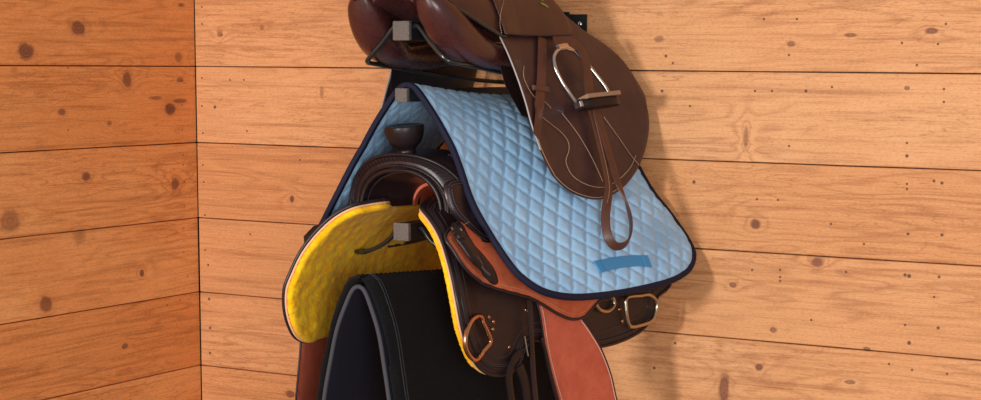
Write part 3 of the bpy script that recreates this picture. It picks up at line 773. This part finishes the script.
# dark slotted leather keeper with rosette on the near side
kp = [(453, 226), (458, 222), (464, 227), (467, 236), (475, 246), (486, 258), (495, 271), (498, 283), (492, 284), (482, 274), (472, 262), (463, 249), (456, 238)]
KP = catmull(invs(S_o(.0335), kp, (.52, -.1)), True, 6)
bm = bmesh.new(); add_sheet(bm, S_skirt, KP, .005, .006, .0335, 1, .004, lambda a, b, d: min(.003, d*.3)); kpo = link('strap_keeper', bm, M['dark2'], wes)
def disc(c, N, r, h, mat, parent, name, petals=0):
    sx = N.orthogonal().normalized(); sy = N.cross(sx); rings = []
    for rr, hh in ((1, -.3), (1, .25), (.86, .6), (.55, .7), (.45, 1), (.2, 1.1), (.02, 1.1)):
        rings.append([c+N*(h*hh)+(sx*math.cos(k*math.pi/24)+sy*math.sin(k*math.pi/24))*(r*rr*(1+(.10*math.cos(k*petals*math.pi/24) if petals and rr > .5 else 0))) for k in range(48)])
    bm = bmesh.new(); add_loft(bm, rings); return link(name, bm, mat, parent)
a_, b_ = inv(S_o(.036), 458, 232, (.52, -.12)); N_ = normal(S_skirt, a_, b_); ros = disc(S_skirt(a_, b_)+N_*.038, N_, .0185, .006, M['dark2'], wes, 'rosette', 8)
disc(S_skirt(a_, b_)+N_*.0438, N_, .0035, .0015, M['steel'], ros, 'rivet')
P, N = on(S_skirt, [(477, 256), (484, 266), (490, 275)], .0388, 1, (.5, -.16), .003); bm = bmesh.new(); add_tube(bm, P, (.0022, .001), flat=N, n=8); link('slot_thong', bm, M['grey_thread'], kpo)
for (x, y, r) in ((488, 253, .0034),):
    a_, b_ = inv(S_skirt, x, y, (.45, -.15)); N_ = normal(S_skirt, a_, b_); disc(S_skirt(a_, b_)+N_*.026, N_, r, .002, M['steel'], wes, 'rivet')
# rings, rivets and straps on the skirt
def ringon(px, off, r, mat, name, g):
    P, N = on(S_skirt, px, off, 1, g, .003, True); bm = bmesh.new(); add_tube(bm, P, r, closed=True, n=10); return link(name, bm, mat, wes)
def fringe(px, off, r, mat, name, g): return ringon(px, off, r, mat, name, g)
ringon([(479, 315.5), (482.5, 320), (487, 331), (490.5, 341), (486, 348), (477.5, 359), (471, 357.5), (465.5, 347), (466, 334), (471.5, 321)], .0115, (.0046), M['copper'], 'rigging_ring', (.58, -.33))
ringon([(627, 297.5), (640, 295.5), (650, 295), (656.5, 302), (656, 312), (651, 321), (641, 325), (631, 326.5), (627.5, 320), (626, 308)], .013, .0042, M['brass'], 'rear_ring', (.1, -.33))
ringon([(597, 299), (604, 293), (612, 297), (614, 305), (608, 311), (600, 309.5), (596.5, 305)], .0105, .0042, M['brass'], 'rear_ring', (.2, -.3))
for (x, y) in ((487.5, 317), (492, 321.5), (491.5, 329), (507.5, 347), (510, 360), (525, 310), (618, 309), (621, 321)):
    a_, b_ = inv(S_skirt, x, y, (.5, -.33) if x < 550 else (.15, -.32)); N_ = normal(S_skirt, a_, b_); disc(S_skirt(a_, b_)+N_*.0045, N_, .0042, .002, M['copper'], wes, 'rivet')
P, N = on(S_fend, [(529.5, 300), (530.5, 325), (532, 350), (533.5, 375), (536, 402), (538, 425)], .020, 1, (.38, -.33), .006); bm = bmesh.new(); add_tube(bm, P, (.0062, .002), flat=N, n=10); link('tie_strap', bm, M['dark'], wes)
P, N = on(S_fend, [(523, 352), (516, 356), (511, 366), (509, 380), (511, 396), (514, 420)], .013, 1, (.4, -.38), .005); bm = bmesh.new(); add_tube(bm, P, (.008, .0025), flat=N, n=10); link('tie_strap', bm, M['dark2'], wes)
P, N = on(S_fend, [(531, 366), (537, 352), (531, 372), (528, 392), (530, 420)], .0155, 1, (.38, -.4), .005)
P, N = on(S_fend, [(519, 366), (524, 380), (527, 395), (529, 420)], .0155, 1, (.4, -.4), .005); bm = bmesh.new(); add_tube(bm, P, (.0105, .0025), flat=N, n=10); link('latigo_strap', bm, M['dark2'], wes)
P, N = on(S_fend, [(524.5, 336), (526, 345), (528, 356)], .021, 1, (.4, -.38), .004); tube_obj('buckle_tongue', P, .0016, M['steel'], wes)
P, N = on(S_fend, [(541, 338), (545, 350), (550, 372), (557, 398), (566, 430)], .0175, 1, (.35, -.36), .005); bm = bmesh.new(); add_tube(bm, P, (.0045, .002), flat=N, n=10); link('tie_strap', bm, M['dark2'], wes)
# near side of the far stirrup leather
P, N = on(S_far, [(.56, bz(-.55)), (.565, bz(-.62)), (.56, bz(-.70)), (.555, bz(-.76))], .024, -1, ab=True); bm = bmesh.new(); add_tube(bm, P, (.010, .003), flat=N, n=10); link('stirrup_strap', bm, M['dark2'], wes)
bm = bmesh.new(); Pq = [W(-.17, .47, -.315), W(-.21, .49, -.322), W(-.235, .505, -.332), W(-.25, .515, -.345), W(-.252, .517, -.356)]
add_tube(bm, Pq, [(.016, .004), (.018, .004), (.018, .004), (.012, .004), (.004, .003)], flat=Vector((.2, -1, .5)), n=12); link('leather_tab', bm, M['dark2'], wes)

# ---------------------------------------------------------------- black felt pad over the lowest arm in view
blk = thing('felt_saddle_pad', 'black wool felt pad with charcoal bound edge, hanging lowest, in front of the yellow fleece', 'saddle pad')
BPF = bylen(catmull([(0, -.403), (.006, -.4045), (.013, -.410), (.025, -.432), (.047, -.487), (.061, -.55), (.074, -.618), (.086, -.70), (.096, -.80), (.102, -.9)], False, 8))
LB = arc([np.array(p) for p in BPF])[-1]
def S_blk(a, b):
    t = -b; q = min(.99999, max(0, t/LB))*(len(BPF)-1); i = int(q); p = BPF[i]*(1-(q-i))+BPF[min(i+1, len(BPF)-1)]*(q-i)
    v = max(0, (.69-a)/.65)
    return W(p[0]*(1+.55*v), a, p[1]-.042*v)
def fe_u(t): return .700+.008*min(1, t/.22)
O = [np.array([fe_u(t), -t]) for t in np.linspace(0, .42, 30)]+[np.array([u, -.43]) for u in np.linspace(.69, .06, 30)]+[np.array([.05, -t]) for t in np.linspace(.42, 0, 20)]
for sg in (1, -1):
    S = S_blk if sg == 1 else mir(S_blk)
    bm = bmesh.new(); add_sheet(bm, S, O, .008, .022, .0135, sg, .009, lambda a, b, d: .0012*noise.noise(Vector((a*150, b*150, 1)))); f_ = link('felt_side', bm, M['felt'], blk)
    bm = bmesh.new(); add_sheet(bm, S, inset(O, .001), .012, .004, -.0005, sg, .003); link('lining', bm, M['navyfelt'], f_)
    e = [tuple(q) for q in O[:34]]; P, N = on(S, e, .000, sg, ab=True, raw=True, d=.005); P = [p+Vector((0, -.003, 0)) for p in P]
    bm = bmesh.new(); add_tube(bm, P, (.0042, .0042), flat=N, n=12); link('binding', bm, M['greybind'], f_)
    if sg == 1: stitches('stitching', [on(S, [(fe_u(t)-d0, -t) for t in np.linspace(.0, .4, 20)], .0248, 1, ab=True)[0] for d0 in (.018, .026)], M['greybind'], f_, .0009)
